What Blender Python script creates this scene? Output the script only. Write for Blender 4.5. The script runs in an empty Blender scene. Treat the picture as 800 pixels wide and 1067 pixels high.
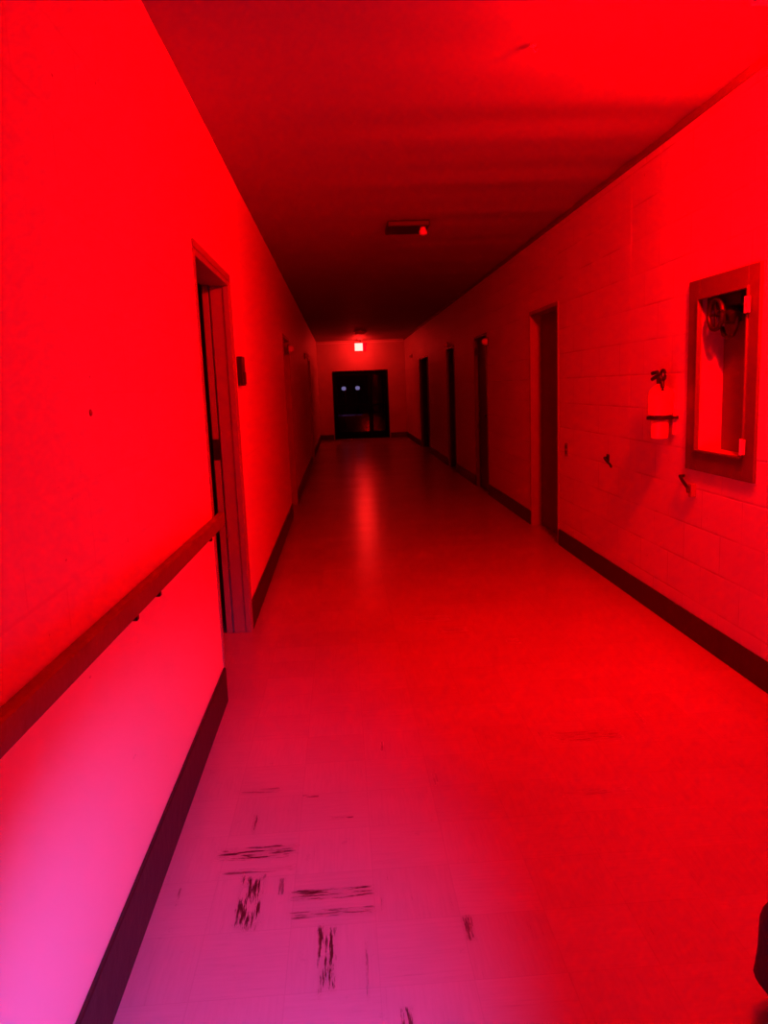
import bpy, bmesh, math
from mathutils import Vector, Matrix
S = bpy.context.scene
COL = S.collection
XL, XR, ZC = -0.60, 1.855, 2.72      # corridor faces and ceiling
Y0, YE = -3.0, 21.8                  # behind the camera / far end wall
H = 1.42                             # eye height

# ---------------------------------------------------------------- helpers
def link(name, bm, mat, parent=None, smooth=False, loc=None):
    me = bpy.data.meshes.new(name)
    bmesh.ops.recalc_face_normals(bm, faces=bm.faces[:])
    if smooth:
        for f in bm.faces: f.smooth = True
    bm.to_mesh(me); bm.free()
    me.materials.append(mat)
    o = bpy.data.objects.new(name, me); COL.objects.link(o)
    if parent: o.parent = parent
    if loc: o.location = loc
    if smooth:
        try: me.set_sharp_from_angle(angle=math.radians(40))
        except Exception: pass
    return o
def empty(name, loc, label, cat, group=None, rz=0):
    o = bpy.data.objects.new(name, None); COL.objects.link(o)
    o.location = loc; o.rotation_euler.z = rz; o.empty_display_size = .1
    o['label'] = label; o['category'] = cat
    if group: o['group'] = group
    return o
def tag(o, label, cat, group=None):
    o['label'] = label; o['category'] = cat
    if group: o['group'] = group
    return o
def box(bm, a, b, bev=0, seg=2):
    lo = Vector([min(a[i], b[i]) for i in range(3)]); hi = Vector([max(a[i], b[i]) for i in range(3)])
    r = bmesh.ops.create_cube(bm, size=1)
    vs = r['verts']; c = (lo+hi)/2; s = hi-lo
    for v in vs: v.co = Vector((v.co.x*s.x, v.co.y*s.y, v.co.z*s.z)) + c
    if bev:
        es = list({e for v in vs for e in v.link_edges})
        bmesh.ops.bevel(bm, geom=es, offset=bev, segments=seg, affect='EDGES', profile=.5)
    return bm
def B(a, b, bev=0): return box(bmesh.new(), a, b, bev)
def lathe(bm, prof, n=32, axis='z', c=(0,0,0)):
    """prof: (radius, height) list, spun about the axis through c"""
    rings = []
    for r, z in prof:
        ring = []
        for k in range(n):
            t = 2*math.pi*k/n
            p = (r*math.cos(t), r*math.sin(t), z)
            if axis == 'x': p = (z, r*math.cos(t), r*math.sin(t))
            if axis == 'y': p = (r*math.cos(t), z, r*math.sin(t))
            ring.append(bm.verts.new((p[0]+c[0], p[1]+c[1], p[2]+c[2])))
        rings.append(ring)
    for i in range(len(rings)-1):
        for k in range(n):
            bm.faces.new((rings[i][k], rings[i][(k+1)%n], rings[i+1][(k+1)%n], rings[i+1][k]))
    bm.faces.new(rings[0]); bm.faces.new(rings[-1])
    return bm
def tube(bm, pts, r, n=10):
    pts = [Vector(p) for p in pts]; rings = []
    up = Vector((0, 0, 1))
    for i, p in enumerate(pts):
        d = (pts[min(i+1, len(pts)-1)] - pts[max(i-1, 0)]).normalized()
        a = d.cross(up)
        if a.length < 1e-3: a = d.cross(Vector((0, 1, 0)))
        a.normalize(); b = d.cross(a).normalized()
        rr = r[i] if isinstance(r, (list, tuple)) else r
        rings.append([bm.verts.new(p + a*rr*math.cos(2*math.pi*k/n) + b*rr*math.sin(2*math.pi*k/n)) for k in range(n)])
    for i in range(len(rings)-1):
        for k in range(n):
            bm.faces.new((rings[i][k], rings[i][(k+1)%n], rings[i+1][(k+1)%n], rings[i+1][k]))
    bm.faces.new(rings[0]); bm.faces.new(rings[-1])
    return bm

# ---------------------------------------------------------------- materials
def mat(name, rgb, rough=.5, metal=0, bump=None, spec=.5, noise=None):
    m = bpy.data.materials.new(name); m.use_nodes = True
    N, L = m.node_tree.nodes, m.node_tree.links
    p = N['Principled BSDF']
    p.inputs['Base Color'].default_value = (*rgb, 1); p.inputs['Roughness'].default_value = rough
    p.inputs['Metallic'].default_value = metal; p.inputs['Specular IOR Level'].default_value = spec
    tc = N.new('ShaderNodeTexCoord')
    if noise:   # gentle colour mottling
        sc, amt = noise
        n = N.new('ShaderNodeTexNoise'); n.inputs['Scale'].default_value = sc; n.inputs['Detail'].default_value = 5
        L.new(tc.outputs['Object'], n.inputs['Vector'])
        mx = N.new('ShaderNodeMix'); mx.data_type = 'RGBA'
        mx.inputs[6].default_value = (*[c*(1-amt) for c in rgb], 1); mx.inputs[7].default_value = (*[min(1, c*(1+amt)) for c in rgb], 1)
        L.new(n.outputs['Fac'], mx.inputs[0]); L.new(mx.outputs[2], p.inputs['Base Color'])
    if bump:
        sc, st = bump
        n = N.new('ShaderNodeTexNoise'); n.inputs['Scale'].default_value = sc; n.inputs['Detail'].default_value = 4
        L.new(tc.outputs['Object'], n.inputs['Vector'])
        b = N.new('ShaderNodeBump'); b.inputs['Strength'].default_value = st; b.inputs['Distance'].default_value = .01
        L.new(n.outputs['Fac'], b.inputs['Height']); L.new(b.outputs[0], p.inputs['Normal'])
    return m
class G:   # tiny node-graph helper
    def __init__(s, m): s.N, s.L = m.node_tree.nodes, m.node_tree.links
    def m(s, op, a, b=None, c=None, clamp=False):
        n = s.N.new('ShaderNodeMath'); n.operation = op; n.use_clamp = clamp
        for i, v in enumerate((a, b, c)):
            if v is None: continue
            if isinstance(v, (int, float)): n.inputs[i].default_value = v
            else: s.L.new(v, n.inputs[i])
        return n.outputs[0]
    def xyz(s, x, y, z):
        n = s.N.new('ShaderNodeCombineXYZ')
        for i, v in enumerate((x, y, z)):
            if isinstance(v, (int, float)): n.inputs[i].default_value = v
            else: s.L.new(v, n.inputs[i])
        return n.outputs[0]
    def noise(s, vec, scale=1, detail=3, rough=.5):
        n = s.N.new('ShaderNodeTexNoise'); n.inputs['Scale'].default_value = scale
        n.inputs['Detail'].default_value = detail; n.inputs['Roughness'].default_value = rough
        s.L.new(vec, n.inputs['Vector']); return n.outputs['Fac']
    def ramp(s, v, lo, hi):
        n = s.N.new('ShaderNodeMapRange'); n.interpolation_type = 'SMOOTHSTEP'
        n.inputs[1].default_value = lo; n.inputs[2].default_value = hi
        s.L.new(v, n.inputs[0]); return n.outputs[0]
    def mix(s, f, a, b):
        n = s.N.new('ShaderNodeMix'); n.data_type = 'RGBA'
        s.L.new(f, n.inputs[0])
        for i, v in ((6, a), (7, b)):
            if isinstance(v, tuple): n.inputs[i].default_value = (*v, 1)
            else: s.L.new(v, n.inputs[i])
        return n.outputs[2]

def wall_mat(name, rgb, joint=.5, floorline=0., facedir='y', mott=.09, bs=.5):
    m = bpy.data.materials.new(name); m.use_nodes = True; g = G(m)
    p = g.N['Principled BSDF']; p.inputs['Roughness'].default_value = .55; p.inputs['Specular IOR Level'].default_value = .3
    tc = g.N.new('ShaderNodeTexCoord'); sp = g.N.new('ShaderNodeSeparateXYZ'); g.L.new(tc.outputs['Object'], sp.inputs[0])
    u = sp.outputs['Y'] if facedir == 'y' else sp.outputs['X']; z = sp.outputs['Z']
    bh, bw = .203, .406
    zz = g.m('DIVIDE', g.m('SUBTRACT', z, .013), bh)
    row = g.m('FLOOR', zz); fz = g.m('FRACT', zz)
    uu = g.m('ADD', g.m('DIVIDE', u, bw), g.m('MULTIPLY', g.m('MODULO', row, 2), .5)); fu = g.m('FRACT', g.m('ADD', uu, 40))
    dz = g.m('MULTIPLY', g.m('MINIMUM', fz, g.m('SUBTRACT', 1, fz)), bh)
    du = g.m('MULTIPLY', g.m('MINIMUM', fu, g.m('SUBTRACT', 1, fu)), bw)
    wob = g.noise(tc.outputs['Object'], 2.3, 2)
    dj = g.m('MINIMUM', dz, g.m('ADD', du, .001))
    jt = g.m('SUBTRACT', 1, g.ramp(dj, .002, .007))
    vis = g.ramp(wob, .42, .62)                      # joints painted over in places
    jt = g.m('MULTIPLY', jt, g.m('MULTIPLY_ADD', vis, .8, .2))
    jt = g.m('MULTIPLY', jt, joint)
    if floorline: jt = g.m('MULTIPLY', jt, g.ramp(z, floorline-.01, floorline+.03))
    n1 = g.noise(tc.outputs['Object'], 1.1, 3); n2 = g.noise(tc.outputs['Object'], 45, 4, .6)
    # every block a slightly different plane/tint
    wn = g.N.new('ShaderNodeTexWhiteNoise'); wn.noise_dimensions = '2D'
    g.L.new(g.xyz(g.m('FLOOR', uu), row, 0), wn.inputs['Vector'])
    c = g.mix(n1, tuple(x*(1-mott) for x in rgb), tuple(min(.95, x*(1+mott*.6)) for x in rgb))
    c = g.mix(g.m('MULTIPLY', wn.outputs['Value'], .10*joint), c, tuple(x*.5 for x in rgb))
    c = g.mix(g.m('MULTIPLY', jt, .38), c, tuple(x*.35 for x in rgb))
    # small scuffs and long thin scrapes
    sc = g.noise(g.xyz(0, g.m('MULTIPLY', u, 9), g.m('MULTIPLY', z, 16)), 1.6, 3, .7)
    scm = g.m('MULTIPLY', g.ramp(sc, .70, .76), .5)
    c = g.mix(scm, c, tuple(x*.3 for x in rgb))
    g.L.new(c, p.inputs['Base Color'])
    hgt = g.m('ADD', g.m('MULTIPLY', g.m('SUBTRACT', 1, jt), .6), g.m('MULTIPLY', n2, .12))
    hgt = g.m('ADD', hgt, g.m('MULTIPLY', n1, 1.2))
    b = g.N.new('ShaderNodeBump'); b.inputs['Strength'].default_value = bs; b.inputs['Distance'].default_value = .006
    g.L.new(hgt, b.inputs['Height']); g.L.new(b.outputs[0], p.inputs['Normal'])
    return m

def floor_mat():
    m = bpy.data.materials.new('vinyl_tile_floor'); m.use_nodes = True; g = G(m)
    p = g.N['Principled BSDF']
    tc = g.N.new('ShaderNodeTexCoord'); sp = g.N.new('ShaderNodeSeparateXYZ'); g.L.new(tc.outputs['Object'], sp.inputs[0])
    X, Y = sp.outputs['X'], sp.outputs['Y']; T = .2286
    tx = g.m('DIVIDE', g.m('ADD', X, .199), T); ty = g.m('DIVIDE', g.m('SUBTRACT', Y, 1.864), T)
    ix, iy = g.m('FLOOR', tx), g.m('FLOOR', ty); fx, fy = g.m('FRACT', g.m('ADD', tx, 50)), g.m('FRACT', g.m('ADD', ty, 50))
    par = g.m('MODULO', g.m('ADD', g.m('ADD', ix, iy), 200), 2)          # 0: grain along X, 1: along Y
    par = g.m('GREATER_THAN', g.m('FRACT', g.m('MULTIPLY', g.m('ADD', par, .01), .5)), .25)
    wn = g.N.new('ShaderNodeTexWhiteNoise'); wn.noise_dimensions = '2D'; g.L.new(g.xyz(ix, iy, 0), wn.inputs['Vector'])
    # streaky grain of the tiles
    def grain(sx, sy, off): return g.noise(g.xyz(g.m('MULTIPLY', X, sx), g.m('MULTIPLY', Y, sy), off), 1, 4, .65)
    gh, gv = grain(7, 110, 0.), grain(110, 7, 3.)
    gr = g.m('ADD', g.m('MULTIPLY', gh, g.m('SUBTRACT', 1, par)), g.m('MULTIPLY', gv, par))
    hi = g.m('GREATER_THAN', wn.outputs['Value'], .82)
    st = g.m('MULTIPLY', g.ramp(gr, .64, .72), g.m('MULTIPLY_ADD', hi, .30, .10))
    # worn, chipped streaks at their own places on the floor: centre x, y, half size x, y
    HM = [(-.324,2.218,.116,.034,1.),(-.317,2.128,.108,.012,.7),(-.091,1.998,.116,.024,1.),(-.090,1.915,.112,.017,.8),(-.355,2.597,.073,.018,.6),
          (-.170,2.537,.030,.010,.8),(-.061,2.388,.042,.013,.9),(.50,4.55,.10,.06,.35),(.60,4.31,.075,.045,.5),(.932,2.862,.13,.05,.55),(.822,2.442,.12,.02,.4),(.892,4.051,.036,.04,.5)]
    VM = [(-.322,1.984,.036,.118,1.),(-.236,2.044,.009,.040,.6),(-.101,1.744,.024,.113,1.),(-.352,2.391,.009,.052,.8),(.103,2.886,.009,.046,.7),
          (.274,1.816,.014,.050,.8),(.086,1.542,.016,.03,.9),(.000,1.696,.004,.100,.5),(-.531,2.028,.004,.044,.6),(.75,2.88,.012,.06,.45),(1.2,3.0,.012,.06,.4),(.28,2.6,.01,.05,.4)]
    tot = st
    fgh, fgv = grain(9, 95, 7.), grain(95, 9, 9.)
    wob = g.m('MULTIPLY', g.m('SUBTRACT', g.noise(tc.outputs['Object'], 30, 3), .5), .6)
    for L_, gn in ((HM, fgh), (VM, fgv)):
        acc = None
        for cx, cy, hx, hy, s in L_:
            dx = g.m('DIVIDE', g.m('ABSOLUTE', g.m('SUBTRACT', X, cx)), hx); dy = g.m('DIVIDE', g.m('ABSOLUTE', g.m('SUBTRACT', Y, cy)), hy)
            d = g.m('ADD', g.m('MAXIMUM', dx, dy), wob)
            k = g.m('MULTIPLY', g.m('SUBTRACT', 1, g.ramp(d, .75, 1.15)), s)
            acc = k if acc is None else g.m('MAXIMUM', acc, k)
        tot = g.m('MAXIMUM', tot, g.m('MULTIPLY', acc, g.m('MULTIPLY_ADD', g.ramp(gn, .47, .58), .92, .08)))
    # faint joints
    ex = g.m('MINIMUM', fx, g.m('SUBTRACT', 1, fx)); ey = g.m('MINIMUM', fy, g.m('SUBTRACT', 1, fy))
    jt = g.m('SUBTRACT', 1, g.ramp(g.m('MINIMUM', ex, ey), .003, .010))
    n1 = g.noise(tc.outputs['Object'], 1.3, 4); dirt = g.noise(tc.outputs['Object'], 14, 5, .7)
    base = (.46, .41, .43); dark = (.055, .03, .02)
    c = g.mix(n1, tuple(x*.86 for x in base), tuple(x*1.12 for x in base))
    c = g.mix(g.m('MULTIPLY', wn.outputs['Value'], .13), c, (.25, .22, .2))
    c = g.mix(g.m('MULTIPLY', g.ramp(gr, .35, .7), .10), c, (.22, .19, .17))
    c = g.mix(g.m('MULTIPLY', g.ramp(dirt, .62, .72), .10), c, dark)
    c = g.mix(g.m('MULTIPLY', jt, .07), c, dark)
    c = g.mix(tot, c, dark)
    g.L.new(c, p.inputs['Base Color'])
    r = g.m('ADD', g.m('MULTIPLY', n1, .10), .20); r = g.m('ADD', r, g.m('MULTIPLY', tot, .3))
    g.L.new(r, p.inputs['Roughness']); p.inputs['Specular IOR Level'].default_value = .45
    b = g.N.new('ShaderNodeBump'); b.inputs['Strength'].default_value = .35; b.inputs['Distance'].default_value = .002
    hh = g.m('ADD', g.m('MULTIPLY', g.m('SUBTRACT', 1, tot), .6), g.m('MULTIPLY', g.noise(tc.outputs['Object'], 5, 1), .8))
    g.L.new(hh, b.inputs['Height']); g.L.new(b.outputs[0], p.inputs['Normal'])
    return m

def ceiling_mat():
    m = bpy.data.materials.new('painted_ceiling'); m.use_nodes = True; g = G(m)
    p = g.N['Principled BSDF']; p.inputs['Roughness'].default_value = .7; p.inputs['Specular IOR Level'].default_value = .2
    tc = g.N.new('ShaderNodeTexCoord'); sp = g.N.new('ShaderNodeSeparateXYZ'); g.L.new(tc.outputs['Object'], sp.inputs[0])
    n = g.noise(tc.outputs['Object'], 30, 3)
    c = g.mix(g.noise(tc.outputs['Object'], .9, 2), (.30, .29, .27), (.36, .35, .33))
    g.L.new(c, p.inputs['Base Color'])
    b = g.N.new('ShaderNodeBump'); b.inputs['Strength'].default_value = .06; b.inputs['Distance'].default_value = .004
    g.L.new(n, b.inputs['Height']); g.L.new(b.outputs[0], p.inputs['Normal'])
    return m

M = dict(
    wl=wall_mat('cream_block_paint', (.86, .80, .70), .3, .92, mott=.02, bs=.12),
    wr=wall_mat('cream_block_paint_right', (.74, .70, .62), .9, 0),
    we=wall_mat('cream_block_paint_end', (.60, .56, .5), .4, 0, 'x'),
    fl=floor_mat(), ce=ceiling_mat(),
    base=mat('black_rubber_base', (.018, .014, .014), .45, bump=(20, .2)),
    frame=mat('painted_steel_frame', (.30, .24, .20), .4, bump=(60, .1)),
    door=mat('dark_wood_door', (.11, .065, .04), .45, noise=(6, .25)),
    wood=mat('varnished_wood_rail', (.20, .085, .04), .55, noise=(9, .3), bump=(40, .2)),
    dmetal=mat('dark_metal', (.035, .03, .03), .4, .6),
    chrome=mat('worn_chrome', (.6, .6, .62), .25, 1),
    black=mat('black_plastic', (.015, .013, .015), .5),
    redp=mat('glossy_extinguisher_paint', (.85, .30, .25), .25),
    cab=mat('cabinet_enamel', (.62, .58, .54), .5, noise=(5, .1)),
    cabback_shade=mat('cabinet_back_shade', (.13, .09, .07), .55, noise=(7, .2)),  # dimness of the recess put into the back panel's colour
    grey2=mat('mid_grey_plastic', (.22, .20, .19), .35),
    frame_dim=mat('dimmed_steel_frame', (.07, .05, .04), .5, bump=(60, .1)),  # frame copy with shade put into its colour, for the farther right doors
    dblack=mat('black_anodised_frame', (.005, .004, .005), .9, spec=.05),
    cabf=mat('cabinet_frame_brown', (.14, .10, .08), .5, noise=(8, .2), bump=(50, .15)),
    white=mat('off_white_plastic', (.75, .72, .68), .35),
    grey=mat('grey_plastic', (.12, .11, .11), .5),
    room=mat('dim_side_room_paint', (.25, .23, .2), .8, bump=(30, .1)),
    asphalt=mat('asphalt', (.04, .04, .045), .8, bump=(80, .5)),
    bag=mat('dark_bag_fabric', (.035, .022, .045), .75, bump=(35, .6)),
)
def emit(name, rgb, s):
    m = bpy.data.materials.new(name); m.use_nodes = True; p = m.node_tree.nodes['Principled BSDF']
    p.inputs['Base Color'].default_value = (.1, .1, .1, 1)
    p.inputs['Emission Color'].default_value = (*rgb, 1); p.inputs['Emission Strength'].default_value = s
    return m
M['sign_hot'] = emit('sign_panel_glow', (1, .0115, .0095), 78)
M['sign_red'] = emit('sign_red_glow', (1, .0, .01), 1.3)
M['lampdot'] = emit('outdoor_lamp_glow', (.62, .5, 1), .8)
M['strip'] = emit('outdoor_strip_glow', (.3, .16, .6), .13)
def glass():
    m = bpy.data.materials.new('dark_door_glass'); m.use_nodes = True; g = G(m)
    g.N.remove(g.N['Principled BSDF']); out = g.N['Material Output']
    t = g.N.new('ShaderNodeBsdfTransparent'); t.inputs[0].default_value = (.55, .55, .6, 1)
    gl = g.N.new('ShaderNodeBsdfGlossy'); gl.inputs['Roughness'].default_value = .02
    fr = g.N.new('ShaderNodeFresnel'); fr.inputs[0].default_value = 1.3
    mx = g.N.new('ShaderNodeMixShader'); g.L.new(fr.outputs[0], mx.inputs[0]); g.L.new(t.outputs[0], mx.inputs[1]); g.L.new(gl.outputs[0], mx.inputs[2])
    g.L.new(mx.outputs[0], out.inputs[0]); return m
M['glass'] = glass()

# ---------------------------------------------------------------- the setting
def struct(name, bm, m, parent=None):
    o = link(name, bm, m, parent)
    if parent is None: o['kind'] = 'structure'
    return o
struct('floor', B((XL-3.2, Y0-.2, -.12), (XR+.4, YE+.3, 0)), M['fl'])
# ceiling: a gently wavy plaster slab (real ripples across the corridor)
def ceiling():
    bm = bmesh.new(); nx, ny = 26, 420
    x0, x1, y0, y1 = XL-.15, XR+.3, Y0-.1, YE+.2
    def h(x, y):
        w = .0035*math.sin(y*7.9+.5*math.sin(x*1.7)) + .0025*math.sin(y*13.7+1.1+.4*x) + .002*math.sin(y*3.1+2.2+x*1.2)
        return ZC + .004 + w*(.35+.65*max(0, min(1, (x+.6)/1.6)))
    g = [[bm.verts.new((x0+(x1-x0)*i/nx, y0+(y1-y0)*j/ny, h(x0+(x1-x0)*i/nx, y0+(y1-y0)*j/ny))) for i in range(nx+1)] for j in range(ny+1)]
    for j in range(ny):
        for i in range(nx): bm.faces.new((g[j][i], g[j][i+1], g[j+1][i+1], g[j+1][i]))
    r = bmesh.ops.extrude_face_region(bm, geom=bm.faces[:])
    for v in [e for e in r['geom'] if isinstance(e, bmesh.types.BMVert)]: v.co.z = ZC+.14
    return bm
o = struct('ceiling', ceiling(), M['ce'])
for f in o.data.polygons: f.use_smooth = True
o.data.set_sharp_from_angle(angle=math.radians(40))

def wall_with_openings(x0, x1, ops):
    """ops: (ya, yb, z0, z1) holes, sorted"""
    bm = bmesh.new(); y = Y0
    for ya, yb, z0, z1 in ops:
        box(bm, (x0, y, 0), (x1, ya, ZC+.02))
        if z0 > 0: box(bm, (x0, ya, 0), (x1, yb, z0))
        box(bm, (x0, ya, z1), (x1, yb, ZC+.02)); y = yb
    box(bm, (x0, y, 0), (x1, YE+.2, ZC+.02))
    return bm
LD = [(3.44, 4.50, 2.04), (8.62, 9.62, 2.04), (15.2, 16.2, 2.04)]
RD = [(6.51, 7.50, 2.075, .10), (9.70, 10.60, 2.04, .05), (12.46, 13.36, 2.04, .14), (16.15, 17.95, 2.04, .16)]
NY0, NY1, NZ0, NZ1 = 3.430, 3.925, 1.025, 1.805
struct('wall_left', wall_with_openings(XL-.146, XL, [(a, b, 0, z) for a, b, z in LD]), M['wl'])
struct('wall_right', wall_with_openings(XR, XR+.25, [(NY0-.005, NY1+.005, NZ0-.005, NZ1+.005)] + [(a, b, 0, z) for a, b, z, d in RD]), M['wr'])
# far end wall with the wide door opening
EX0, EX1, EZ = -.20, 1.36, 1.90
bm = bmesh.new()
box(bm, (XL-.1, YE, 0), (EX0, YE+.2, ZC+.02)); box(bm, (EX1, YE, 0), (XR+.1, YE+.2, ZC+.02)); box(bm, (EX0, YE, EZ), (EX1, YE+.2, ZC+.02))
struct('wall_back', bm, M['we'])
struct('wall_front', B((XL-.1, Y0-.15, 0), (XR+.1, Y0, ZC+.02)), M['we'])
# dim side room behind the open left door
bm = bmesh.new()
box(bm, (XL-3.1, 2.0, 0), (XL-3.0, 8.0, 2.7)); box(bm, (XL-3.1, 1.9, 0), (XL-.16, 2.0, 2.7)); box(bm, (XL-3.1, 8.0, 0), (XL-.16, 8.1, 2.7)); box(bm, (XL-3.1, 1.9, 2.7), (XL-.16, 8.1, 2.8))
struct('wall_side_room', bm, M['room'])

# baseboards (cove base), broken at the doors
def baseboard(name, x, s, h, ops):
    bm = bmesh.new(); y = Y0
    for a, b in ops + [(YE, None)]:
        box(bm, (x, y, 0), (x+s*.012, a, h), .003)
        if b is None: break
        y = b
    struct(name, bm, M['base'])
FT = .05   # door frame face width
baseboard('baseboard_left', XL, 1, .165, [(a-.0, b+.03) for a, b, z in LD])
baseboard('baseboard_right', XR, -1, .140, [(a-.02, b+.02) for a, b, z, d in RD])
bm = bmesh.new(); box(bm, (XL+.012, YE-.012, 0), (EX0-.02, YE, .14), .003); box(bm, (EX1+.02, YE-.012, 0), (XR-.012, YE, .14), .003)
struct('baseboard_back', bm, M['base'])
# dark strip along the right ceiling corner and the slim vertical cover strip
bm = bmesh.new()
for i in range(1): box(bm, (XR-.028, Y0, ZC-.030), (XR, YE, ZC+.004), .006)
struct('corner_strip_1', bm, mat('dark_corner_strip', (.16, .13, .11), .6, bump=(25, .4)))
struct('trim_2', B((XR-.0008, 4.90, .145), (XR+.001, 5.06, ZC-.03)), M['wr'])
struct('trim_3', B((XL+.02, YE-.02, ZC-.07), (XR-.02, YE, ZC-.045), .004), M['white'])

# ---- doors in the right wall: steel frame lining the opening + leaf set back
n = 0
def right_door(a, b, z, d, mullion=False):
    global n; n += 1; fm = M['frame'] if n == 1 else M['frame_dim']
    e = bpy.data.objects.new('door_%d' % n, None); COL.objects.link(e); e.location = (XR, (a+b)/2, 0); e['kind'] = 'structure'
    y0, y1 = a-(a+b)/2, b-(a+b)/2
    bm = bmesh.new(); t = .035
    for q in (y0, y1-t):
        box(bm, (-.008, q+.001, 0), (d+.045, q+t-.001, z-.001), .003)
    box(bm, (-.008, y0+t, z-t), (d+.045, y1-t, z-.001), .003)
    link('door_frame', bm, fm, e)
    spans = [(y0+t+.002, y1-t-.002)] if not mullion else [(y0+t+.002, -.002), (.002, y1-t-.002)]
    for k, (p, q) in enumerate(spans):
        leaf = link('door_leaf', B((d, p, .008), (d+.044, q, z-t-.003), .002), M['door'], e)
        bm = bmesh.new(); ky = (p+.07) if k == 0 and not mullion else (q-.07 if k == 0 else p+.07)
        lathe(bm, [(.030, 0), (.030, -.008), (.012, -.012), (.011, -.035), (.026, -.045), (.028, -.058), (.018, -.068)], 20, 'x', (d-.002, ky, 1.0))
        link('door_knob', bm, M['dmetal'], leaf, True)
    return e
for a, b, z, d in RD: right_door(a, b, z, d, b-a > 1.5)

# ---- doors in the left wall: first stands open on a dark room, the others shut
def left_door(a, b, z, op):
    global n; n += 1
    e = bpy.data.objects.new('door_%d' % n, None); COL.objects.link(e); e.location = (XL, (a+b)/2, 0); e['kind'] = 'structure'
    y0, y1 = a-(a+b)/2, b-(a+b)/2
    if op:
        bm = bmesh.new(); t = .03; D = -.16
        # stepped jambs: deep lining, a stop groove, inner rabbet
        for s, q in ((1, y0), (-1, y1)):
            box(bm, (-.100, q+s*.001, 0), (.006, q+s*t, z-.001), .004)
            box(bm, (-.028, q+s*t, 0), (.006, q+s*(t+.006), z-t), .003)
            box(bm, (-.145, q+s*.001, 0), (-.108, q+s*.022, z-.001), .003)
        box(bm, (-.100, y0+t, z-t), (.006, y1-t, z-.001), .003)
        box(bm, (-.145, y0+.022, z-.022), (-.108, y1-.022, z-.001), .003)
        fr = link('door_frame', bm, M['frame'], e)
        link('strike_plate', B((-.144, y1-.0255, 1.04), (-.106, y1-.0215, 1.16), .001), M['black'], fr)
        # face trim round the opening
        bm = bmesh.new()
        box(bm, (.0, y1, 0), (.010, y1+.035, z+.035), .003); box(bm, (.0, y0, z), (.010, y1, z+.035), .003)
        link('door_casing', bm, M['frame'], e)
        lf = link('door_leaf', B((-1.12, y0-.06, .01), (-.165, y0-.016, z-.03), .002), M['door'], e)
        bm = bmesh.new(); lathe(bm, [(.030, 0), (.030, .008), (.012, .012), (.011, .035), (.026, .045), (.028, .058), (.018, .068)], 20, 'y', (-1.05, y0-.018, 1.0))
        link('door_knob', bm, M['dmetal'], lf, True)
    else:
        bm = bmesh.new(); t = .035; d = .07
        for q in (y0, y1-t): box(bm, (-d-.045, q+.001, 0), (.008, q+t-.001, z-.001), .003)
        box(bm, (-d-.045, y0+t, z-t), (.008, y1-t, z-.001), .003)
        link('door_frame', bm, M['frame'], e)
        lf = link('door_leaf', B((-d-.044, y0+t+.002, .008), (-d, y1-t-.002, z-t-.003), .002), M['door'], e)
        bm = bmesh.new(); lathe(bm, [(.030, 0), (.030, .008), (.012, .012), (.011, .035), (.026, .045), (.028, .058), (.018, .068)], 20, 'x', (-d+.002, y0+.1, 1.0))
        link('door_knob', bm, M['dmetal'], lf, True)
for i, (a, b, z) in enumerate(LD): left_door(a, b, z, i == 0)

# ---- double glazed exit doors at the far end
n += 1
e = bpy.data.objects.new('door_%d' % n, None); COL.objects.link(e); e.location = ((EX0+EX1)/2, YE, 0); e['kind'] = 'structure'
w = (EX1-EX0)/2
bm = bmesh.new()
for s in (-1, 1): box(bm, (s*w-s*.001, .02, 0), (s*(w-.05), .13, EZ-.001), .004)
box(bm, (-w+.05, .02, EZ-.05), (w-.05, .13, EZ-.001), .004)
link('door_frame', bm, M['dblack'], e)
MS = .27      # meeting line right of centre: one wide and one narrow leaf
for x0, x1 in ((-w+.053, MS-.003), (MS+.003, w-.053)):
    bm = bmesh.new(); zt = EZ-.055; y0, y1 = .05, .095; q = .055
    box(bm, (x0, y0, .01), (x0+q, y1, zt), .003); box(bm, (x1-q, y0, .01), (x1, y1, zt), .003)
    box(bm, (x0+q, y0, .01), (x1-q, y1, .20), .003); box(bm, (x0+q, y0, zt-.08), (x1-q, y1, zt), .003)
    leaf = link('door_leaf', bm, M['dblack'], e)
    link('glass_pane', B((x0+q-.002, .069, .198), (x1-q+.002, .075, zt-.078)), M['glass'], leaf)
    bm = bmesh.new(); box(bm, (x0+.03, -.03, .93), (x1-.03, .0, .965), .008)
    box(bm, (x0+.03, -.02, .92), (x0+.07, .05, .975), .004); box(bm, (x1-.07, -.02, .92), (x1-.03, .05, .975), .004)
    link('push_bar', bm, M['dblack'], leaf)

# ---------------------------------------------------------------- outside the far doors
g = struct('ground', B((-9, YE+.3, -.14), (12, YE+22, -.01)), M['asphalt'])
YO = YE+7.0
def bollard(x, label):
    e = empty('bollard_light', (x, YO, -.01), label, 'outdoor lamp', 'pale lamps beyond the exit doors')
    bm = lathe(bmesh.new(), [(.09, 0), (.09, .02), (.05, .03), (.05, 1.36)], 20); link('post', bm, M['dmetal'], e, True)
    bm = lathe(bmesh.new(), [(.04, 1.36), (.072, 1.385), (.084, 1.43), (.072, 1.475), (.04, 1.495)], 20); link('lens', bm, M['lampdot'], e, True)
    bm = lathe(bmesh.new(), [(.09, 1.495), (.09, 1.51), (.03, 1.53)], 20); link('cap', bm, M['dmetal'], e, True)
bollard(.145, 'left of the two pale violet lamps seen through the exit doors')
bollard(.655, 'right of the two pale violet lamps seen through the exit doors')
e = empty('light_bar', (.40, YO-.6, -.01), 'thin dim violet light bar low down outside the exit doors', 'outdoor lamp')
bm = bmesh.new(); box(bm, (-.36, -.02, .445), (.12, .02, .48), .005); box(bm, (.20, -.02, .452), (.36, .02, .475), .005); link('lens', bm, M['strip'], e)
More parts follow.
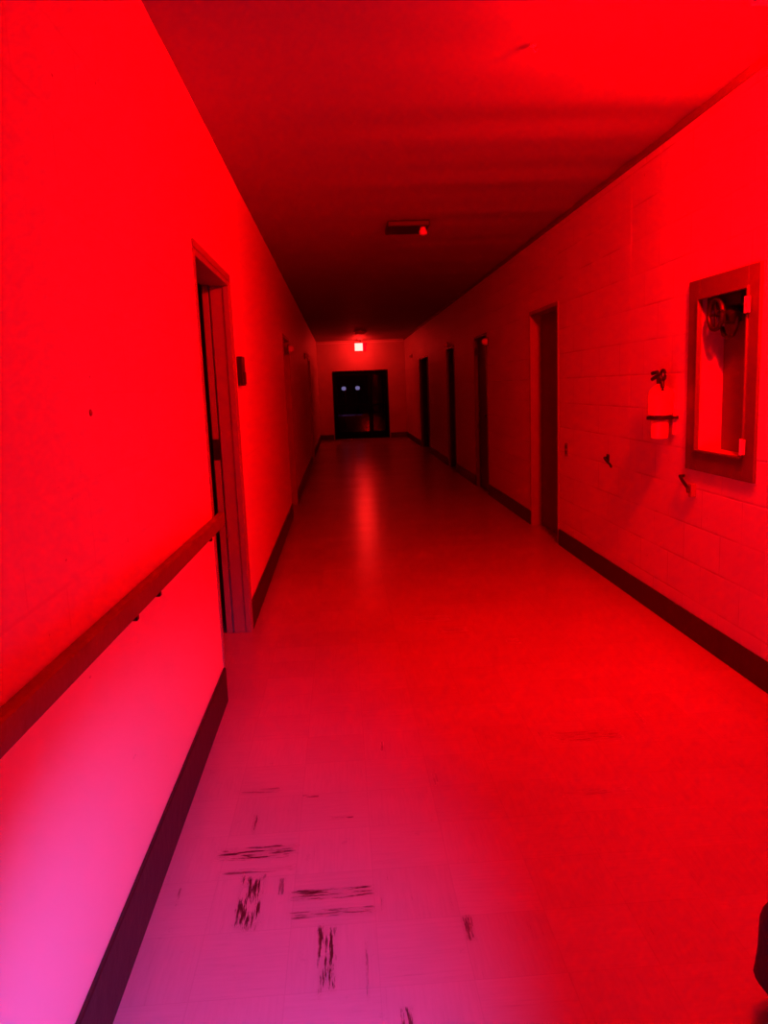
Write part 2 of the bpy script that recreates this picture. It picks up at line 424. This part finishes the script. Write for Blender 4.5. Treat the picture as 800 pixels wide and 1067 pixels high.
bm = bmesh.new(); box(bm, (-.40, .025, .43), (.40, .06, .50), .005); box(bm, (-.30, .03, 0), (-.26, .055, .43)); box(bm, (.26, .03, 0), (.30, .055, .43)); link('stand', bm, M['dmetal'], e)

# ---------------------------------------------------------------- exit signs
def exit_sign(loc, label, Hh=.24, drop=.10):
    """ceiling-hung sign, faces along Y"""
    e = empty('exit_sign', loc, label, 'exit sign')
    W, D = .34, .05
    link('canopy', lathe(bmesh.new(), [(.03, -.035), (.07, -.025), (.085, -.008), (.085, 0)], 24), M['white'], e, True)
    link('stem', B((-.012, -.012, -drop), (.012, .012, -.012), .003), M['grey'], e)
    bm = bmesh.new()
    zt, zb = -drop, -drop-Hh
    box(bm, (-W/2, -D/2, zt-.02), (W/2, D/2, zt), .004); box(bm, (-W/2, -D/2, zb), (W/2, D/2, zb+.02), .004)
    box(bm, (-W/2, -D/2, zb+.02), (-W/2+.02, D/2, zt-.02), .004); box(bm, (W/2-.02, -D/2, zb+.02), (W/2, D/2, zt-.02), .004)
    link('housing', bm, M['white'], e)
    return e, W, Hh, D, zt, zb
# far sign: over-bright panel on the left two thirds, plain red glow at its right
e, W, Hh, D, zt, zb = exit_sign((.60, 21.0, ZC), 'glowing exit sign hung from ceiling above the far doors')
link('sign_panel', B((-W/2+.022, -D/2+.004, zb+.022), (.06, D/2-.004, zt-.022), .002), M['sign_hot'], e)
link('sign_panel', B((.062, -D/2+.006, zb+.022), (W/2-.022, D/2-.006, zt-.022), .002), M['sign_red'], e)
# near sign (just above the picture): the lamp that floods the corridor
e, W, Hh, D, zt, zb = exit_sign((1.45, 2.42, ZC), 'red exit sign hung from ceiling near the right wall', .18, .038)
link('sign_panel', B((-W/2+.022, -D/2+.004, zb+.022), (W/2-.022, D/2-.004, zt-.022), .002), M['sign_red'], e)

# ---------------------------------------------------------------- ceiling fixtures
e = empty('ceiling_fixture', (.61, 6.56, ZC+.004), 'flat dark rectangular ceiling fixture with small round bulb at one corner', 'ceiling fixture')
bm = B((-.17, -.17, -.045), (.17, .17, 0), .008); link('housing', bm, M['black'], e)
bm = lathe(bmesh.new(), [(.022, -.045), (.026, -.06), (.034, -.08), (.030, -.098), (.012, -.108)], 20, 'z', (.120, -.10, 0)); link('bulb', bm, M['white'], e, True)
e = empty('ceiling_hook', (.82, 3.23, ZC+.004), 'tiny pale hook screwed into the ceiling near the picture top', 'hook')
link('base', lathe(bmesh.new(), [(.014, 0), (.014, -.006), (.006, -.010)], 14), M['white'], e, True)
link('hook', tube(bmesh.new(), [(0, 0, -.008), (0, 0, -.018), (.008, .003, -.026), (.016, .006, -.020), (.018, .006, -.012)], .003), M['white'], e, True)
e = empty('ceiling_lamp', (.53, 18.2, ZC), 'small shallow dome lamp on ceiling in front of exit sign', 'ceiling lamp')
link('base', lathe(bmesh.new(), [(.15, 0), (.15, -.02), (.14, -.025)], 28), M['chrome'], e, True)
link('glass_dome', lathe(bmesh.new(), [(.13, -.024), (.125, -.045), (.10, -.065), (.05, -.08), (.01, -.083)], 28), M['white'], e, True)

# ---------------------------------------------------------------- call lights above doors
domes = [(XR, 9.62, 1.925, -1, 'round pale dome light on right wall, nearest of its row'),
         (XR, 13.2, 2.08, -1, 'round pale dome light on right wall beside the second dark doorway'),
         (XR, 19.66, 2.165, -1, 'round pale dome light on right wall closest to far end'),
         (XL, 9.40, 1.91, 1, 'small dome light high on left wall, the nearer one'),
         (XL, 13.9, 2.01, 1, 'small dome light high on left wall, the farther one')]
def dome(loc, s, label):
    e = empty('dome_light', loc, label, 'wall lamp', 'dome lights high on the corridor walls')
    link('back_plate', lathe(bmesh.new(), [(.055, -s*.002), (.055, s*.008), (.046, s*.014)], 24, 'x'), M['grey'], e, True)
    link('lens', lathe(bmesh.new(), [(.042, s*.014), (.042, s*.045), (.034, s*.066), (.018, s*.078), (.004, s*.081)], 24, 'x'), M['white'], e, True)
for x, y, z, s, lab in domes: dome((x, y, z), s, lab)

# ---------------------------------------------------------------- handrail on the left wall
e = empty('handrail', (XL, 1.0, 0), 'dark wooden handrail running along left wall to the open door', 'handrail')
bm = bmesh.new()
ya, yb = -3.6, 2.53; 
def rz(y): return .894 - .019*(y+1.0-1.15)
prof = [(.012, -.026), (.013, .026), (.016, .030), (.038, .030), (.043, .025), (.043, -.024), (.038, -.030), (.016, -.030)]
N_ = 60; rings = []
for i in range(N_+1):
    y = ya+(yb-ya)*i/N_
    rings.append([bm.verts.new((px-.0, y, rz(y)+pz)) for px, pz in prof])
for i in range(N_):
    for k in range(len(prof)): bm.faces.new((rings[i][k], rings[i][(k+1) % len(prof)], rings[i+1][(k+1) % len(prof)], rings[i+1][k]))
bm.faces.new(rings[0]); bm.faces.new(rings[-1])
link('rail', bm, M['wood'], e, True)
for y in (-2.6, -.6, 1.01, 1.27, 2.20):
    z = rz(y)
    bm = bmesh.new(); box(bm, (0, y-.014, z-.052), (.010, y+.014, z+.010), .002)
    box(bm, (.008, y-.010, z-.046), (.036, y+.010, z-.026), .003)
    link('bracket', bm, M['dmetal'], e)

# ---------------------------------------------------------------- small plate beside the open door
e = empty('wall_box', (XL, 4.70, 1.545), 'small dark wall box beside the open left door', 'wall box')
link('housing', B((0, -.055, -.085), (.035, .055, .085), .005), M['dmetal'], e)
link('cover', B((.034, -.045, -.075), (.040, .045, -.005), .002), M['black'], e)

# ---------------------------------------------------------------- hose cabinet in the right wall
cy, cz = (NY0+NY1)/2, (NZ0+NZ1)/2
e = empty('hose_cabinet', (XR, cy, cz), 'recessed brown-framed fire hose cabinet without door in right wall', 'cabinet')
hy, hz, dp = (NY1-NY0)/2, (NZ1-NZ0)/2, .125
bm = bmesh.new(); t = .004
link('back_panel', B((dp-t, -hy, -hz), (dp, hy, hz)), M['cabback_shade'], e)
box(bm, (0, -hy, -hz), (dp-t, -hy+t, hz)); box(bm, (0, hy-t, -hz), (dp-t, hy, hz))
box(bm, (0, -hy+t, -hz), (dp-t, hy-t, -hz+t)); box(bm, (0, -hy+t, hz-t), (dp-t, hy-t, hz))
link('cabinet_box', bm, M['cab'], e)
bm = bmesh.new()
oy0, oy1, oz0, oz1 = 3.345-cy, 4.035-cy, .925-cz, 1.895-cz
iy0, iy1, iz0, iz1 = -hy+.012, hy-.012, -hz+.012, hz-.012
F0, F1 = -.016, -.0005
box(bm, (F0, oy0, oz0), (F1, iy0, oz1), .003); box(bm, (F0, iy1, oz0), (F1, oy1, oz1), .003)
box(bm, (F0, iy0, oz0), (F1, iy1, iz0), .003); box(bm, (F0, iy0, iz1), (F1, iy1, oz1), .003)
# inner raised lip
for a_, b_ in (((iy0-.012, iz0-.012), (iy0, iz1+.012)), ((iy1, iz0-.012), (iy1+.012, iz1+.012)), ((iy0, iz0-.012), (iy1, iz0)), ((iy0, iz1), (iy1, iz1+.012))):
    box(bm, (F0-.010, a_[0], a_[1]), (F0+.001, b_[0], b_[1]), .002)
link('cabinet_frame', bm, M['cabf'], e)
for z in (hz-.085, -hz+.06):
    bm = bmesh.new(); box(bm, (F0-.018, iy0-.040, z-.035), (F0-.009, iy0-.012, z+.035), .002)
    lathe(bm, [(.007, z-.036), (.007, z+.036)], 12, 'z', (F0-.016, iy0-.012, 0)); link('hinge', bm, M['white'], e)
# valve left inside at the top
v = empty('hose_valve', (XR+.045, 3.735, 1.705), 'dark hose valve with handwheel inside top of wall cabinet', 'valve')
link('top_shade_block', B((-.03, -.17, .035), (.055, .165, .0945), .006), M['black'], v)  # black block added across the top to stand for the shade there
link('pipe', tube(bmesh.new(), [(.02, 0, .0945), (.02, 0, .07), (.02, 0, 0)], .05, 18), M['black'], v, True)
bm = lathe(bmesh.new(), [(.030, -.055), (.052, -.045), (.054, 0), (.052, .045), (.030, .055)], 22, 'z', (.01, 0, .01)); link('valve_body', bm, M['black'], v, True)
bm = tube(bmesh.new(), [(-.0, -.02, .0), (-.015, -.07, .0), (-.015, -.10, -.02)], [.028, .026, .03], 16); link('outlet', bm, M['black'], v, True)
bm = bmesh.new(); R_ = .070
ring = [(-.058, R_*math.cos(2*math.pi*k/28)+.01, R_*math.sin(2*math.pi*k/28)+.0) for k in range(29)]
tube(bm, ring, .012, 8); box(bm, (-.062, -R_+.01, -.005), (-.054, R_+.01, .005)); box(bm, (-.062, .005, -R_), (-.054, .015, R_)); tube(bm, [(-.062, .01, 0), (-.01, .01, 0)], .010, 10)
link('handwheel', bm, M['black'], v, True)
bm = tube(bmesh.new(), [(.0, .06, -.06), (.0, .04, -.095), (.0, 0, -.112), (.0, -.05, -.10), (.0, -.085, -.06), (.0, -.09, -.02)], .011, 10); link('hose_cradle', bm, M['black'], v, True)

# ---------------------------------------------------------------- fire extinguisher
e = empty('fire_extinguisher', (XR-.085, 4.215, 1.075), 'small fire extinguisher strapped to right wall beside the hose cabinet', 'fire extinguisher')
bm = lathe(bmesh.new(), [(.040, 0), (.047, .006), (.049, .02), (.049, .13), (.064, .134), (.066, .15), (.066, .235), (.060, .262), (.040, .285), (.020, .295), (.018, .305)], 32)
link('cylinder', bm, M['redp'], e, True)
bm = lathe(bmesh.new(), [(.016, .300), (.020, .305), (.020, .335), (.013, .345)], 16)
box(bm, (-.012, -.035, .318), (.012, .03, .338), .004); link('valve', bm, M['black'], e, True)
bm = bmesh.new()
tube(bm, [(0, .02, .335), (0, .05, .345), (0, .11, .330)], .011, 8); tube(bm, [(0, .015, .345), (0, .045, .368), (0, .11, .362)], .011, 8); link('handle', bm, M['black'], e, True)
bm = bmesh.new(); ring = [(0, .028*math.cos(2*math.pi*k/16)-.035, .028*math.sin(2*math.pi*k/16)+.350) for k in range(17)]
tube(bm, ring, .008, 8); link('pull_ring', bm, M['dmetal'], e, True)
bm = tube(bmesh.new(), [(0, -.03, .325), (-.01, -.055, .31), (-.01, -.062, .285), (-.01, -.060, .27)], .011, 10); link('nozzle', bm, M['black'], e, True)
bm = lathe(bmesh.new(), [(.050, .108), (.069, .108), (.069, .126), (.050, .126)], 32)
box(bm, (.055, -.05, .109), (.0855, -.042, .125)); box(bm, (.055, .042, .109), (.0855, .05, .125)); link('strap', bm, M['black'], e)
link('wall_bracket', B((.068, -.022, .02), (.0855, .022, .27), .002), M['cab'], e)

# small leftovers on the right wall
e = empty('wall_hook', (XR, 3.99, .83), 'dark bent metal hook on right wall below the hose cabinet', 'hook')
bm = tube(bmesh.new(), [(0, .085, .047), (-.03, .07, .050), (-.035, .03, .030), (-.035, -.035, .0), (-.035, -.045, -.025)], .009, 10); link('hook_arm', bm, M['dmetal'], e, True)
link('hook_plate', B((-.03, -.065, -.05), (0, -.028, .02), .004), M['frame'], e)
e = empty('wall_hook', (XR, 5.20, .85), 'small dark bent hook on right wall under the extinguisher shadow', 'hook')
link('hook_arm', tube(bmesh.new(), [(0, .08, .02), (-.03, .075, .022), (-.04, .02, .012), (-.035, -.05, -.012), (-.03, -.07, -.03)], .008, 10), M['dmetal'], e, True)
link('hook_plate', B((-.006, .055, -.005), (0, .105, .045), .002), M['dmetal'], e)
e = empty('wall_outlet', (XR, 6.27, .85), 'small square wall outlet beside the nearest right doorway', 'outlet')
link('cover_plate', B((-.008, -.04, -.055), (0, .04, .055), .003), M['frame'], e)
bm = bmesh.new(); box(bm, (-.012, -.018, .008), (-.007, .018, .038), .002); box(bm, (-.012, -.018, -.038), (-.007, .018, -.008), .002); link('socket', bm, M['dmetal'], e)
e = tag(link('wall_plug', lathe(bmesh.new(), [(.008, -.001), (.008, .002), (.004, .004)], 12, 'x'), M['frame'], None, True, (XL, 1.894, 1.386)), 'tiny dark screw plug alone on the bare left wall', 'wall plug')

# dark rounded bag standing on the floor at the right edge
bm = bmesh.new(); bmesh.ops.create_uvsphere(bm, u_segments=36, v_segments=24, radius=1)
for v_ in bm.verts:
    x, y, z = v_.co
    f = 1-.08*max(0, z)
    sgn = lambda q: (abs(q)**.62)*(1 if q > 0 else -1)
    v_.co = Vector((sgn(x)*.15*f, sgn(y)*.10*f, .145+sgn(z)*.145))
    v_.co += Vector((.006*math.sin(9*z+4*y), .006*math.sin(11*x+5*z), .004*math.sin(14*x)))*(1 if z > -.8 else 0)
BX, BY = 1.02, 1.45
e = empty('bag', (BX, BY, 0), 'dark rounded bag on floor at right edge of picture', 'bag')
o = link('body', bm, M['bag'], e, True)
mn = min(v.co.z for v in o.data.vertices)
o.location.z = -mn
link('handle', tube(bmesh.new(), [(.02, -.0, .27), (.03, -.0, .32), (.075, 0, .345), (.12, 0, .32), (.13, 0, .27)], .010, 10), M['bag'], e, True)

# ---------------------------------------------------------------- light
W_ = bpy.data.worlds.new('world'); S.world = W_; W_.use_nodes = True
W_.node_tree.nodes['Background'].inputs[0].default_value = (.02, .0, .01, 1); W_.node_tree.nodes['Background'].inputs[1].default_value = .02
def lamp(kind, name, loc, energy, col, size=.05, rot=None, **k):
    l = bpy.data.lights.new(name, kind); l.energy = energy; l.color = col
    if kind in ('POINT', 'SPOT'): l.shadow_soft_size = size
    for a_, b_ in k.items(): setattr(l, a_, b_)
    o = bpy.data.objects.new(name, l); COL.objects.link(o); o.location = loc
    if rot is not None: o.rotation_euler = rot
    return o
RED = (1, 0, 0)
lamp('POINT', 'near_sign_lamp', (1.45, 2.42, 2.46), 38, RED, .06)
o = lamp('AREA', 'near_sign_down_lamp', (1.45, 2.42, 2.50), 32, RED, shape='RECTANGLE', size_y=.05, rot=(0, 0, 0)); o.data.size = .30
o = lamp('AREA', 'near_sign_face_lamp', (1.48, 2.47, 2.55), 162, RED, shape='RECTANGLE', size_y=.12, rot=(math.radians(90), 0, 0))
o.data.size = .14
lamp('POINT', 'far_sign_lamp', (.56, 20.9, 2.30), 5, RED, .08)
# cool violet-white glow of the photographer's phone lamp on the floor at the left
src = Vector((.18, .25, .90)); tgt = Vector((-.36, 1.52, .03))
lamp('SPOT', 'phone_lamp', src, 112, (.38, .16, 1.0), .05, (tgt-src).to_track_quat('-Z', 'Y').to_euler(), spot_size=math.radians(60), spot_blend=1.0)

# ---------------------------------------------------------------- camera
cam = bpy.data.cameras.new('camera'); cam.sensor_fit = 'HORIZONTAL'; cam.sensor_width = 36; cam.lens = 36.0
cam.clip_start = .02; cam.clip_end = 200
co = bpy.data.objects.new('camera', cam); COL.objects.link(co)
r_ = Vector((0.99765, -0.056681, -0.038491)); d_ = Vector((-0.047048, -0.158337, -0.986264)); f_ = Vector((0.049808, 0.985757, -0.160632))
co.matrix_world = Matrix(((r_.x, -d_.x, -f_.x, 0), (r_.y, -d_.y, -f_.y, 0), (r_.z, -d_.z, -f_.z, H), (0, 0, 0, 1)))
S.camera = co
S.view_settings.view_transform = 'Standard'; S.view_settings.look = 'None'; S.view_settings.gamma = 1
S.view_settings.use_curve_mapping = False; S.view_settings.exposure = 0
